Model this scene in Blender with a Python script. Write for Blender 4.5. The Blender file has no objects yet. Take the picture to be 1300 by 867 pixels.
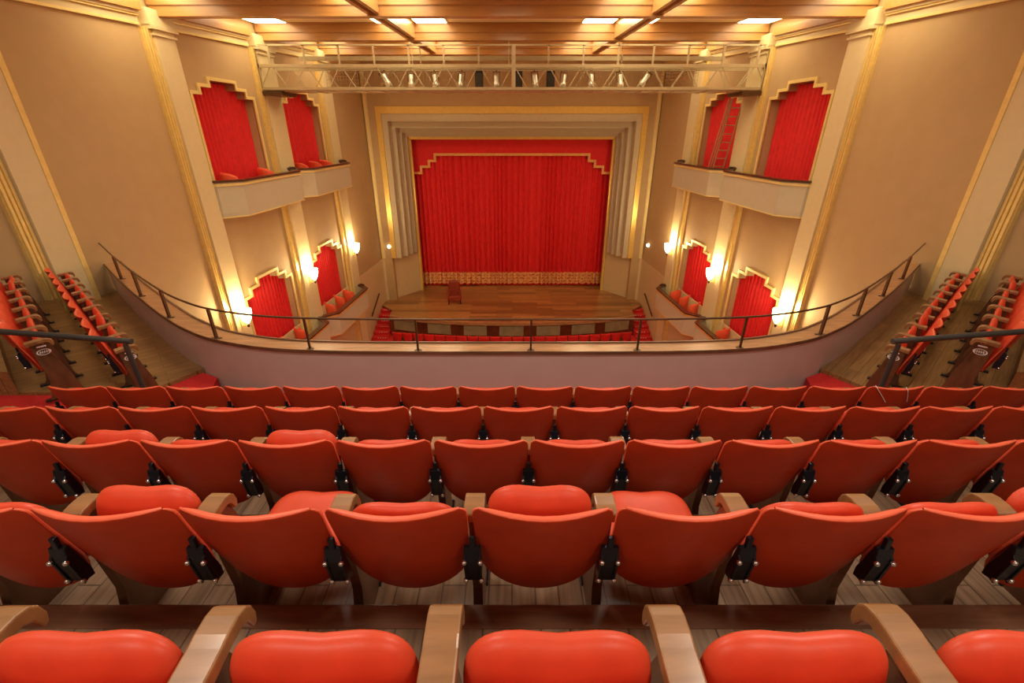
import bpy, math, random
from mathutils import Vector, Matrix
random.seed(7)
C = bpy.context.scene.collection
D = bpy.data
PI = math.pi
ZO = 10.3            # the orchestra floor lies at z = 0; all heights below are given from the eye

# ------------------------------------------------------------------ mesh helpers
class MB:
    def __init__(s): s.v = []; s.f = []; s.m = []; s.sm = []
    def add(s, vs, fs, mi=0, smooth=False):
        o = len(s.v); s.v += [tuple(p) for p in vs]
        for f in fs:
            s.f.append([i + o for i in f]); s.m.append(mi); s.sm.append(smooth)
        return s
    def box(s, x0, x1, y0, y1, z0, z1, mi=0):
        v = [(x, y, z) for z in (z0, z1) for y in (y0, y1) for x in (x0, x1)]
        return s.add(v, [(0, 2, 3, 1), (4, 5, 7, 6), (0, 1, 5, 4), (2, 6, 7, 3), (0, 4, 6, 2), (1, 3, 7, 5)], mi)
    def hexa(s, p, mi=0):   # 8 points, bottom ring then top ring
        return s.add(p, [(3, 2, 1, 0), (4, 5, 6, 7), (0, 1, 5, 4), (1, 2, 6, 5), (2, 3, 7, 6), (3, 0, 4, 7)], mi)
    def prism(s, pts, z0, z1, mi=0):   # polygon in xy
        n = len(pts)
        a = sum(pts[i][0] * pts[(i + 1) % n][1] - pts[(i + 1) % n][0] * pts[i][1] for i in range(n))
        if a < 0: pts = pts[::-1]
        v = [(x, y, z0) for x, y in pts] + [(x, y, z1) for x, y in pts]
        f = [tuple(range(n - 1, -1, -1)), tuple(range(n, 2 * n))]
        f += [(i, (i + 1) % n, n + (i + 1) % n, n + i) for i in range(n)]
        return s.add(v, f, mi)
    def prism_x(s, pts, x0, x1, mi=0):  # polygon in yz, extruded along x
        n = len(pts)
        v = [(x0, y, z) for y, z in pts] + [(x1, y, z) for y, z in pts]
        f = [tuple(range(n - 1, -1, -1)), tuple(range(n, 2 * n))]
        f += [(i, (i + 1) % n, n + (i + 1) % n, n + i) for i in range(n)]
        return s.add(v, f, mi)
    def tube(s, path, r, n=8, mi=0, cap=True, smooth=True):
        path = [Vector(p) for p in path]
        rs = r if isinstance(r, (list, tuple)) else [r] * len(path)
        rings = []
        for i, p in enumerate(path):
            t = (path[min(i + 1, len(path) - 1)] - path[max(i - 1, 0)]).normalized()
            up = Vector((0, 0, 1)) if abs(t.z) < .95 else Vector((1, 0, 0))
            a = t.cross(up).normalized(); b = a.cross(t)
            rings.append([p + (a * math.cos(2 * PI * k / n) + b * math.sin(2 * PI * k / n)) * rs[i] for k in range(n)])
        v = [q for rg in rings for q in rg]; f = []
        for i in range(len(path) - 1):
            for k in range(n):
                f.append((i * n + k, i * n + (k + 1) % n, (i + 1) * n + (k + 1) % n, (i + 1) * n + k))
        s.add(v, f, mi, smooth)
        if cap:
            s.add(rings[0], [tuple(range(n - 1, -1, -1))], mi); s.add(rings[-1], [tuple(range(n))], mi)
        return s
    def bar(s, a, b, w, h=None, mi=0):   # square bar from a to b
        h = h or w; a = Vector(a); b = Vector(b); t = (b - a).normalized()
        up = Vector((0, 0, 1)) if abs(t.z) < .95 else Vector((0, 1, 0))
        u = t.cross(up).normalized(); q = u.cross(t)
        def ring(p): return [p + u * (w / 2 * i) + q * (h / 2 * j) for i, j in ((-1, -1), (1, -1), (1, 1), (-1, 1))]
        return s.hexa(ring(a) + ring(b), mi)
    def lathe(s, prof, c=(0, 0, 0), n=16, a0=0, a1=2 * PI, mi=0, smooth=True):
        full = abs(a1 - a0 - 2 * PI) < 1e-6; m = n if full else n + 1; v = []; f = []
        for r, z in prof:
            for k in range(m):
                a = a0 + (a1 - a0) * k / n
                v.append((c[0] + r * math.cos(a), c[1] + r * math.sin(a), c[2] + z))
        for i in range(len(prof) - 1):
            for k in range(n):
                k2 = (k + 1) % m
                f.append((i * m + k, i * m + k2, (i + 1) * m + k2, (i + 1) * m + k))
        return s.add(v, f, mi, smooth)
    def grid(s, P, mi=0, smooth=True, flip=False):   # P[i][j]
        r, c = len(P), len(P[0]); v = [q for row in P for q in row]; f = []
        for i in range(r - 1):
            for j in range(c - 1):
                q = (i * c + j, i * c + j + 1, (i + 1) * c + j + 1, (i + 1) * c + j)
                f.append(q[::-1] if flip else q)
        return s.add(v, f, mi, smooth)
    def build(s, name, mats, parent=None, shift=None, bevel=0, fix=False):
        me = D.meshes.new(name)
        sh = Vector(shift) if shift else Vector((0, 0, 0))
        me.from_pydata([tuple(Vector(p) - sh) for p in s.v], [], s.f)
        for m in (mats if isinstance(mats, (list, tuple)) else [mats]): me.materials.append(m)
        me.polygons.foreach_set('material_index', s.m); me.polygons.foreach_set('use_smooth', s.sm)
        if fix:
            import bmesh
            bm = bmesh.new(); bm.from_mesh(me)
            bmesh.ops.remove_doubles(bm, verts=bm.verts, dist=1e-5)
            bmesh.ops.recalc_face_normals(bm, faces=bm.faces); bm.to_mesh(me); bm.free()
        me.update()
        o = D.objects.new(name, me); C.objects.link(o)
        if parent: o.parent = parent
        if bevel:
            b = o.modifiers.new('bevel', 'BEVEL'); b.width = bevel; b.segments = 2; b.limit_method = 'ANGLE'
        return o

def empty(name, loc, rz=0):
    o = D.objects.new(name, None); C.objects.link(o); o.location = loc; o.rotation_euler = (0, 0, rz)
    o.empty_display_size = .1
    return o
def tag(o, label, cat, group=None):
    o['label'] = label; o['category'] = cat
    if group: o['group'] = group
    return o
def thing(name, label, cat, loc=(0, 0, 0), rz=0, group=None): return tag(empty(name, loc, rz), label, cat, group)
def struct(o): o['kind'] = 'structure'; return o
def copy_tree(o):
    c = o.copy(); C.objects.link(c)
    for ch in o.children:
        d = ch.copy(); C.objects.link(d); d.parent = c
        for g in ch.children:
            e = g.copy(); C.objects.link(e); e.parent = d
    return c
ORD = ['', 'first', 'second', 'third', 'fourth', 'fifth', 'sixth', 'seventh', 'eighth', 'ninth', 'tenth', 'eleventh', 'twelfth',
       'thirteenth', 'fourteenth', 'fifteenth', 'sixteenth', 'seventeenth', 'eighteenth', 'nineteenth', 'twentieth'] 
def ordinal(n):
    if n <= 20: return ORD[n]
    return {2: 'twenty-', 3: 'thirty-'}[n // 10] + ORD[n % 10] if n % 10 else {30: 'thirtieth'}[n]

# ------------------------------------------------------------------ materials
def mat(name, col, rough=.5, metal=0, var=.08, scale=6, bump=0, coat=0, spec=.5, stretch=(1, 1, 1), sheen=0):
    m = D.materials.new(name); m.use_nodes = True; nt = m.node_tree; b = nt.nodes['Principled BSDF']
    b.inputs['Roughness'].default_value = rough; b.inputs['Metallic'].default_value = metal
    b.inputs['Specular IOR Level'].default_value = spec
    if coat: b.inputs['Coat Weight'].default_value = coat; b.inputs['Coat Roughness'].default_value = .15
    if sheen: b.inputs['Sheen Weight'].default_value = sheen; b.inputs['Sheen Tint'].default_value = (*col, 1)
    tc = nt.nodes.new('ShaderNodeTexCoord'); mp = nt.nodes.new('ShaderNodeMapping'); mp.inputs['Scale'].default_value = stretch
    no = nt.nodes.new('ShaderNodeTexNoise'); no.inputs['Scale'].default_value = scale; no.inputs['Detail'].default_value = 4
    rp = nt.nodes.new('ShaderNodeValToRGB')
    rp.color_ramp.elements[0].position = .3; rp.color_ramp.elements[1].position = .7
    rp.color_ramp.elements[0].color = (*[c * (1 - var) for c in col], 1); rp.color_ramp.elements[1].color = (*[min(1, c * (1 + var)) for c in col], 1)
    L = nt.links.new
    L(tc.outputs['Object'], mp.inputs['Vector']); L(mp.outputs['Vector'], no.inputs['Vector']); L(no.outputs['Fac'], rp.inputs['Fac']); L(rp.outputs['Color'], b.inputs['Base Color'])
    if bump:
        bp = nt.nodes.new('ShaderNodeBump'); bp.inputs['Strength'].default_value = bump; bp.inputs['Distance'].default_value = .01
        L(no.outputs['Fac'], bp.inputs['Height']); L(bp.outputs['Normal'], b.inputs['Normal'])
    return m
def planks(name, c1, c2, length, width, rough=.4, rot=0, coat=0, gap=.004):
    m = D.materials.new(name); m.use_nodes = True; nt = m.node_tree; b = nt.nodes['Principled BSDF']; L = nt.links.new
    b.inputs['Roughness'].default_value = rough
    if coat: b.inputs['Coat Weight'].default_value = coat; b.inputs['Coat Roughness'].default_value = .2
    tc = nt.nodes.new('ShaderNodeTexCoord'); mp = nt.nodes.new('ShaderNodeMapping'); mp.inputs['Rotation'].default_value = (0, 0, rot)
    br = nt.nodes.new('ShaderNodeTexBrick'); br.inputs['Scale'].default_value = 1; br.inputs['Brick Width'].default_value = length
    br.inputs['Row Height'].default_value = width; br.inputs['Mortar Size'].default_value = gap; br.offset = .37
    br.inputs['Color1'].default_value = (*c1, 1); br.inputs['Color2'].default_value = (*c2, 1)
    br.inputs['Mortar'].default_value = (*[c * .35 for c in c1], 1)
    m2 = nt.nodes.new('ShaderNodeMapping'); m2.inputs['Scale'].default_value = (1.2, 18, 18)
    no = nt.nodes.new('ShaderNodeTexNoise'); no.inputs['Scale'].default_value = 2; no.inputs['Detail'].default_value = 6
    rp = nt.nodes.new('ShaderNodeValToRGB'); rp.color_ramp.elements[0].color = (.62, .6, .58, 1); rp.color_ramp.elements[1].color = (1.1, 1.1, 1.1, 1)
    rp.color_ramp.elements[0].position = .3; rp.color_ramp.elements[1].position = .7
    mx = nt.nodes.new('ShaderNodeMix'); mx.data_type = 'RGBA'; mx.blend_type = 'MULTIPLY'; mx.inputs[0].default_value = 1
    L(tc.outputs['Object'], mp.inputs['Vector']); L(mp.outputs['Vector'], br.inputs['Vector']); L(mp.outputs['Vector'], m2.inputs['Vector'])
    L(m2.outputs['Vector'], no.inputs['Vector']); L(no.outputs['Fac'], rp.inputs['Fac'])
    L(br.outputs['Color'], mx.inputs[6]); L(rp.outputs['Color'], mx.inputs[7]); L(mx.outputs[2], b.inputs['Base Color'])
    return m
def emit(name, col, strength):
    m = D.materials.new(name); m.use_nodes = True; nt = m.node_tree; b = nt.nodes['Principled BSDF']
    b.inputs['Base Color'].default_value = (*col, 1); b.inputs['Emission Color'].default_value = (*col, 1); b.inputs['Emission Strength'].default_value = strength
    return m

M = dict(
    wall=mat('tan wall paint', (.50, .365, .19), .75, var=.03, scale=3),
    cream=mat('cream pilaster paint', (.72, .63, .38), .6, var=.02),
    dado=mat('cream dado paint', (.62, .50, .29), .6, var=.03),
    stepgrey=mat('grey cream fluting paint', (.56, .50, .35), .5, var=.03),
    boxpanel=mat('pale grey box panel paint', (.58, .55, .42), .6, var=.02),
    goldframe=mat('proscenium gold paint', (.82, .60, .17), .3, .3, var=.05, scale=9),
    gold=mat('gold paint', (.84, .66, .25), .34, .2, var=.06, scale=9),
    goldpale=mat('pale gold moulding', (.86, .72, .30), .4, .15, var=.04),
    beam=mat('varnished orange wood beam', (.46, .235, .075), .34, var=.13, scale=2.5, stretch=(.5, 8, 8), coat=.3),
    ceil=mat('cream ceiling paint', (.84, .70, .45), .8, var=.02),
    parapet=mat('mauve grey parapet paint', (.56, .46, .42), .7, var=.03, scale=4),
    capwood=mat('polished brown parapet wood', (.44, .23, .105), .3, var=.25, scale=3, stretch=(1, 6, 6), coat=.4),
    darkwood=mat('dark brown wood', (.085, .035, .018), .3, var=.3, scale=4, stretch=(6, 1, 1), coat=.3),
    armwood=mat('varnished armrest wood', (.31, .15, .055), .38, var=.18, scale=5, stretch=(1, 6, 1), coat=.4),
    standard=mat('dark seat standard wood', (.13, .055, .025), .35, var=.3, scale=4, stretch=(3, 3, 1), coat=.2),
    vinyl=mat('red vinyl', (.72, .075, .028), .42, var=.05, scale=14, bump=.04, spec=.5),
    vinylrear=mat('red brown seat back vinyl', (.45, .040, .009), .42, var=.08, scale=10, bump=.04, spec=.3),
    lit_rim=mat('red vinyl rim with painted light', (.88, .15, .07), .4, var=.04),  # lighter red paints in the light caught by the seat-back edges
    tubred=mat('orange red tub chair fabric', (.80, .10, .035), .6, var=.06),
    metal=mat('black enamelled metal', (.012, .014, .022), .28, .3, var=.1),
    bolt=mat('bright steel bolt', (.75, .78, .85), .22, 1, var=.02),
    bronze=mat('dark bronze rail metal', (.13, .075, .04), .35, .6, var=.1),
    pipe=mat('grey black pipe', (.07, .068, .065), .4, .4, var=.1),
    truss=mat('aged cream truss paint', (.50, .42, .26), .45, .2, var=.06),
    mesh=mat('galvanised wire', (.42, .34, .22), .5, .4, var=.04),
    chrome=mat('polished aluminium', (.72, .68, .60), .36, .8, var=.04),
    lens=mat('lamp lens glass', (.35, .33, .3), .08, 0, var=.05),
    redcurtain=mat('red velvet curtain', (.74, .014, .02), .75, var=.06, scale=5, sheen=.25),
    redbox=mat('red box curtain', (.74, .016, .022), .7, var=.08, scale=5, sheen=.2),
    trim=mat('gold braid', (.80, .42, .12), .5, .1, var=.15, scale=20),
    carpet=mat('red carpet', (.62, .022, .02), .95, var=.12, scale=40, bump=.2),
    chairred=mat('dark red leather', (.28, .035, .015), .45, var=.15),
    green=mat('grey green pit panel', (.30, .29, .17), .45, var=.15, scale=3),
    white=mat('white plate', (.85, .85, .82), .4, var=.02),
    floorA=planks('brown grey floorboards', (.32, .215, .135), (.22, .145, .09), 1.6, .12, .32, PI / 2, coat=.25),
    nosing=mat('dark walnut step nosing', (.16, .08, .045), .3, var=.3, scale=3, stretch=(1, 8, 8), coat=.4),
    wingfloor=planks('olive brown wing floorboards', (.40, .235, .085), (.29, .165, .06), 1.5, .14, .33, -.72, coat=.25),
    stage=planks('stage floorboards', (.52, .26, .085), (.24, .105, .036), 2.3, .30, .33, 0, coat=.25),
    stagedark=mat('dark stage fascia wood', (.13, .04, .016), .35, var=.25, scale=3, coat=.3),
    tube=emit('warm white lamp', (1, .78, .45), 10),
    shade=emit('glowing sconce glass', (1, .74, .36), 13),
    bead=emit('small wall light glass', (1, .85, .6), 3),
)
# embroidered hem of the stage curtain: a greek-key like gold weave on red
def hem_mat():
    m = D.materials.new('gold embroidery on red'); m.use_nodes = True; nt = m.node_tree; b = nt.nodes['Principled BSDF']; L = nt.links.new
    b.inputs['Roughness'].default_value = .6
    tc = nt.nodes.new('ShaderNodeTexCoord'); mp = nt.nodes.new('ShaderNodeMapping'); mp.inputs['Rotation'].default_value = (PI / 2, 0, 0)
    br = nt.nodes.new('ShaderNodeTexBrick'); br.inputs['Scale'].default_value = 1; br.inputs['Brick Width'].default_value = .42; br.inputs['Row Height'].default_value = .2
    br.inputs['Mortar Size'].default_value = .035; br.inputs['Color1'].default_value = (.55, .03, .02, 1); br.inputs['Color2'].default_value = (.62, .14, .05, 1); br.inputs['Mortar'].default_value = (.86, .50, .20, 1)
    vo = nt.nodes.new('ShaderNodeTexVoronoi'); vo.feature = 'DISTANCE_TO_EDGE'; vo.inputs['Scale'].default_value = 7
    cr = nt.nodes.new('ShaderNodeValToRGB'); cr.color_ramp.elements[0].position = .07; cr.color_ramp.elements[0].color = (1, 1, 1, 1); cr.color_ramp.elements[1].position = .11; cr.color_ramp.elements[1].color = (0, 0, 0, 1)
    mx = nt.nodes.new('ShaderNodeMix'); mx.data_type = 'RGBA'; mx.inputs[7].default_value = (.86, .50, .20, 1)
    L(tc.outputs['Object'], mp.inputs['Vector']); L(mp.outputs['Vector'], br.inputs['Vector']); L(tc.outputs['Object'], vo.inputs['Vector'])
    L(vo.outputs['Distance'], cr.inputs['Fac']); L(cr.outputs['Color'], mx.inputs[0]); L(br.outputs['Color'], mx.inputs[6]); L(mx.outputs[2], b.inputs['Base Color'])
    return m
M['hem'] = hem_mat()

# ------------------------------------------------------------------ camera
F = 572.0; PITCH = math.atan(268 / 572)
cam_d = D.cameras.new('camera'); cam = D.objects.new('camera', cam_d); C.objects.link(cam)
cam_d.sensor_width = 36; cam_d.lens = 36 * F / 1300; cam_d.clip_start = .05; cam_d.clip_end = 100
cam.rotation_euler = (PI / 2 - PITCH, 0, 0); cam.location = (0, 0, 0)
bpy.context.scene.camera = cam
def project(x, y, z):
    d = y * math.cos(PITCH) - z * math.sin(PITCH); u = y * math.sin(PITCH) + z * math.cos(PITCH)
    if d < .05: return None
    return (650 + F * x / d, 433.5 - F * u / d)

# ------------------------------------------------------------------ the shell
def wx(y, out=0): return 9.23 - .07 * y - out          # half width of the hall at distance y
YB, YF = -4.0, 25.4
ZF = -10.3                                             # orchestra floor
def beam_z(y): return 2.38 + .044 * (y - 12.65)
PIL = [(-.75, .35), (3.6, 4.7), (7.9, 8.75), (12.12, 12.98), (16.28, 17.38), (20.6, 21.6)]
BAY = [(12.98, 17.2), (17.38, 21.5)]                   # the two bays with boxes
CEN = [14.6, 18.98]
def opening(c, upper):   # stepped outline in (y, z), counter-clockwise from bottom left
    if upper: zs = (-2.09, .86, 1.05, 1.23)
    else: zs = (-7.79, -4.80, -4.58, -4.36)
    a, b, d = 1.34, .98, .55
    return (a, b, d), zs
holes = []
for c in CEN:
    for up in (True, False):
        (a, b, d), zs = opening(c, up)
        holes += [(c - a, c + a, zs[0], zs[1]), (c - b, c + b, zs[1], zs[2]), (c - d, c + d, zs[2], zs[3])]
REC = .34
def side_wall(sd, name):
    m = MB()
    ys = sorted({YB, YF, *[round(h[0], 4) for h in holes], *[round(h[1], 4) for h in holes]})
    zs = sorted({ZF, 3.2, *[h[2] for h in holes], *[h[3] for h in holes]})
    inside = lambda y, z: any(h[0] < y < h[1] and h[2] < z < h[3] for h in holes)
    cell = {}
    for i in range(len(ys) - 1):
        for j in range(len(zs) - 1):
            cell[i, j] = inside((ys[i] + ys[i + 1]) / 2, (zs[j] + zs[j + 1]) / 2)
    P = lambda y, z, o=0: (sd * wx(y, -o), y, z)
    for (i, j), h in cell.items():
        y0, y1, z0, z1 = ys[i], ys[i + 1], zs[j], zs[j + 1]
        o = REC if h else 0
        m.add([P(y0, z0, o), P(y1, z0, o), P(y1, z1, o), P(y0, z1, o)], [(0, 1, 2, 3)])
        m.add([P(y0, z0, .6), P(y1, z0, .6), P(y1, z1, .6), P(y0, z1, .6)], [(3, 2, 1, 0)])
        if h:
            if not cell.get((i - 1, j), False): m.add([P(y0, z0), P(y0, z1), P(y0, z1, REC), P(y0, z0, REC)], [(0, 1, 2, 3)])
            if not cell.get((i + 1, j), False): m.add([P(y1, z0), P(y1, z1), P(y1, z1, REC), P(y1, z0, REC)], [(0, 1, 2, 3)])
            if not cell.get((i, j - 1), False): m.add([P(y0, z0), P(y1, z0), P(y1, z0, REC), P(y0, z0, REC)], [(0, 1, 2, 3)])
            if not cell.get((i, j + 1), False): m.add([P(y0, z1), P(y1, z1), P(y1, z1, REC), P(y0, z1, REC)], [(0, 1, 2, 3)])
    return struct(m.build(name, M['wall']))
def wbox(m, sd, y0, y1, z0, z1, o0, o1, mi=0):   # box on a side wall, o = distance into the room
    p = []
    for z in (z0, z1):
        p += [(sd * wx(y0, o0), y0, z), (sd * wx(y0, o1), y0, z), (sd * wx(y1, o1), y1, z), (sd * wx(y1, o0), y1, z)]
    return m.hexa(p, mi)
SN = {-1: 'left', 1: 'right'}
for sd in (-1, 1):
    side_wall(sd, 'wall_' + SN[sd])
    # dado at the foot of the wall beyond the boxes and below
    m = MB(); wbox(m, sd, 10.5, YF - .02, ZF, -6.70, -.02, .03); struct(m.build('trim_1' if sd < 0 else 'trim_2', M['dado']))
    for k, (y0, y1) in enumerate(PIL):
        m = MB(); zb = ZF if y0 > 9 else -3.3
        zt = beam_z((y0 + y1) / 2) + .12
        wbox(m, sd, y0 + .24, y1, zb, zt, -.02, .16)
        # gold fluted strip on the edge towards the back of the hall
        wbox(m, sd, y0, y0 + .24, zb, zt - .38, -.02, .07, 1)
        for q in (.02, .10, .18): wbox(m, sd, y0 + q, y0 + q + .05, zb, zt - .38, .0, .105, 1)
        if k in (2,): wbox(m, sd, y1 - .08, y1 + .02, zb, zt - .38, -.02, .17, 1)
        if k >= 3: wbox(m, sd, y1 + .0, y1 + .035, -4.2, zt - .9, -.02, .10, 2)
        # capital
        wbox(m, sd, y0 + .12, y1 + .05, zt - .32, zt, -.02, .20)
        wbox(m, sd, y0 + .14, y1 + .07, zt - .40, zt - .32, -.02, .24)
        wbox(m, sd, y0 + .2, y1 + .03, zt - .52, zt - .47, -.02, .20)
        struct(m.build('pilaster', [M['cream'], M['gold'], M['goldpale']]))
    # cornice and the wooden strip above it, one piece per bay
    m = MB(); w = MB()
    ends = [YB] + [v for p in PIL for v in p] + [YF]
    for i in range(0, len(ends), 2):
        y0, y1 = ends[i], ends[i + 1]
        if y1 - y0 < .1: continue
        z0, z1 = beam_z(y0) - .22, beam_z(y1) - .22
        def slab(mm, a, b, o, mi=0):
            p = []
            for dz in (a, b):
                p += [(sd * wx(y0, -.02), y0, z0 + dz), (sd * wx(y0, o), y0, z0 + dz), (sd * wx(y1, o), y1, z1 + dz), (sd * wx(y1, -.02), y1, z1 + dz)]
            mm.hexa(p, mi)
        slab(m, 0, .05, .06, 1); slab(m, .05, .17, .05, 0); slab(m, .17, .21, .10, 1); slab(m, .21, .27, .13, 0)
        slab(w, .27, .46, .20)
    struct(m.build('trim_3' if sd < 0 else 'trim_4', [M['cream'], M['goldpale']]))
    struct(w.build('trim_5' if sd < 0 else 'trim_6', M['beam']))
    # stepped gold frames round the openings
    for c in CEN:
        for up in (True, False):
            (a, b, d), zs = opening(c, up)
            t = .085; m = MB()
            segs = [(c - a - t, c - a, zs[0], zs[1] + t), (c + a, c + a + t, zs[0], zs[1] + t)]
            for s in (-1, 1):
                def hb(p, q, z): segs.append((min(p, q), max(p, q), z, z + t))
                hb(c + s * a, c + s * b, zs[1]); segs.append((min(c + s * b, c + s * (b + t)), max(c + s * b, c + s * (b + t)), zs[1] + t, zs[2] + t))
                hb(c + s * b, c + s * d, zs[2]); segs.append((min(c + s * d, c + s * (d + t)), max(c + s * d, c + s * (d + t)), zs[2] + t, zs[3] + t))
            segs.append((c - d, c + d, zs[3], zs[3] + t))
            for y0, y1, z0, z1 in segs: wbox(m, sd, y0, y1, z0, z1, -.02, .05)
            struct(m.build('opening_trim', M['goldpale']))

m = MB(); m.box(-10, 10, YB, 28.6, ZF - .3, ZF); struct(m.build('floor', M['carpet']))
m = MB(); m.box(-10, 10, YB - .3, YB, ZF, 3.4); struct(m.build('wall_back', M['wall']))
m = MB()
zc0, zc1 = beam_z(YB) + .47, beam_z(26) + .47
m.hexa([(-10, YB, zc0), (10, YB, zc0), (10, 26, zc1), (-10, 26, zc1), (-10, YB, zc0 + .2), (10, YB, zc0 + .2), (10, 26, zc1 + .2), (-10, 26, zc1 + .2)])
struct(m.build('ceiling', M['ceil']))
BEAMS = [-.2, 4.1, 8.35, 12.68, 17.0, 21.4]
for y in BEAMS:
    m = MB(); z = beam_z(y); h = wx(y) - .02
    m.box(-h, h, y - .11, y + .16, z, z + .2)                 # lower board
    m.box(-h, h, y - .135, y + .18, z + .2, z + .212)         # shadow bead
    m.box(-h, h, y - .15, y + .2, z + .212, z + .47)          # upper board
    struct(m.build('ceiling_beam', M['beam']))
LB = (-3.2, 3.36)
for x in LB:
    for i in range(len(BEAMS)):
        y0 = BEAMS[i] + .2; y1 = BEAMS[i + 1] - .15 if i + 1 < len(BEAMS) else YF
        m = MB()
        for dx in (-.16, .06):
            z0, z1 = beam_z(y0), beam_z(y1)
            p = []
            for a in (.05, .46):
                p += [(x + dx, y0, z0 + a), (x + dx + .1, y0, z0 + a), (x + dx + .1, y1, z1 + a), (x + dx, y1, z1 + a)]
            m.hexa(p)
        p = []
        for a in (.12, .46):
            p += [(x - .06, y0, z0 + a), (x + .06, y0, z0 + a), (x + .06, y1, z1 + a), (x - .06, y1, z1 + a)]
        m.hexa(p); struct(m.build('ceiling_beam', M['beam']))

# lamps up in the coffers (tubes lying along the long beams and along the side walls)
def area(name, loc, rot, sx, sy, power, col):
    l = D.lights.new(name, 'AREA'); l.shape = 'RECTANGLE'; l.size = sx; l.size_y = sy; l.energy = power; l.color = col
    o = D.objects.new(name, l); C.objects.link(o); o.location = loc; o.rotation_euler = rot; return o
def point(name, loc, power, col, r=.06):
    l = D.lights.new(name, 'POINT'); l.energy = power; l.color = col; l.shadow_soft_size = r
    o = D.objects.new(name, l); C.objects.link(o); o.location = loc; return o
WARM = (1, .76, .44); SOFT = (1, .90, .74)
BAYN = ['the bay before the first beam', 'the bay behind the first beam', 'the bay behind the second beam', 'the bay behind the third beam']
for i, y in enumerate(BEAMS[:-1]):
    y1 = BEAMS[i + 1] - .25
    for x, where in ((-wx(y1) + .62, 'along the left wall'), (LB[0] - .62, 'left of the left long beam'), (LB[0] + .72, 'right of the left long beam'),
                     (LB[1] - .72, 'left of the right long beam'), (LB[1] + .62, 'right of the right long beam'), (wx(y1) - .62, 'along the right wall')):
        if i >= 2:
            L_ = .9; ym = y1 - L_; z = beam_z(ym) + .47; w_ = .34 if 'of the left long beam' in where and x < LB[0] or x > LB[1] and x < 6 else .46
            t = thing('ceiling_light', 'glowing lamp panel %s in %s' % (where, BAYN[i - 2]), 'light', (x, ym, z), 0, 'lamp panels up in the ceiling coffers')
            sl = .044 * L_
            def slab(m, hx, ly, a, b): m.hexa([(q, r, r * .044 + h) for h in (a, b) for q, r in ((-hx, -ly), (hx, -ly), (hx, ly), (-hx, ly))])
            m = MB(); slab(m, w_, L_, -.04, -.02); m.build('diffuser', M['tube'], t)
            m = MB(); slab(m, w_ + .04, L_ + .04, -.022, -.003); m.build('frame', M['white'], t)

# proscenium: gold frame, stepped fluting going back, splayed dado, stage wall
ZS = -9.14                     # stage floor
ZD = -6.62                     # top of the splayed dado
steps = [(6.61, .77, 25.4), (6.32, .42, 25.85), (6.05, .12, 26.3), (5.86, -.11, 26.75), (5.70, -.31, 27.2)]
m = MB()
zt = 3.4
m.box(-8.2, 8.2, 25.4, 25.8, 1.09, zt); 
for s in (-1, 1): m.box(min(s * 6.86, s * 8.2), max(s * 6.86, s * 8.2), 25.4, 25.8, ZF, 1.09)
struct(m.build('wall_front', M['wall']))
def arch(m, xo, zo, xi, zi, y0, y1, zb, mi=0):
    m.box(-xo, xo, y0, y1, zi, zo, mi)
    for s in (-1, 1): m.box(min(s * xo, s * xi), max(s * xo, s * xi), y0, y1, zb, zi, mi)
m = MB(); arch(m, 6.87, 1.09, 6.61, .77, 25.36, 25.8, ZD)
arch(m, 5.72, -.31, 5.58, -.45, 27.14, 27.4, ZS)
struct(m.build('proscenium_frame_trim', M['goldframe']))
m = MB()
for i in range(4):
    xo, zo, y0 = steps[i]; xi, zi, y1 = steps[i + 1]
    arch(m, xo + .02, zo + .02, xi, zi, y0 + .06, y0 + .5, ZD - .02)
    # raised bead at the inner lip of each step
    arch(m, xi + .05, zi + .05, xi, zi, y0 + .03, y0 + .1, ZD - .02)
struct(m.build('proscenium_fluting_trim', M['stepgrey']))
for s, n in ((-1, 'trim_7'), (1, 'trim_8')):
    m = MB()
    pts = [(s * 5.68, 27.25), (s * 6.85, 25.55), (s * 7.44, 25.36), (s * 7.6, 25.36), (s * 7.6, 27.6), (s * 5.68, 27.6)]
    pts = [(s * 5.72, 27.2), (s * 7.0, 25.62), (s * 7.46, 25.3), (s * 7.6, 25.3), (s * 7.6, 27.6), (s * 5.72, 27.6)]
    m.prism(pts, ZF, ZD); struct(m.build(n, M['dado']))
    m = MB(); m.box(min(s * 7.22, s * 7.42), max(s * 7.22, s * 7.42), 25.3, 25.42, ZD, 2.6); m.box(min(s * 7.27, s * 7.37), max(s * 7.27, s * 7.37), 25.26, 25.32, ZD, 2.6, 1)
    struct(m.build('corner_trim', [M['cream'], M['goldpale']]))
# stage house: closed dark room behind the curtain
m = MB(); m.box(-7.6, 7.6, 28.5, 28.7, ZF, 1.0); m.box(-7.6, -6.0, 27.6, 28.6, ZF, 1); m.box(6.0, 7.6, 27.6, 28.6, ZF, 1); m.box(-7.6, 7.6, 27.4, 28.6, .05, 1.2)
struct(m.build('wall_stage', M['stagedark']))

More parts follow.
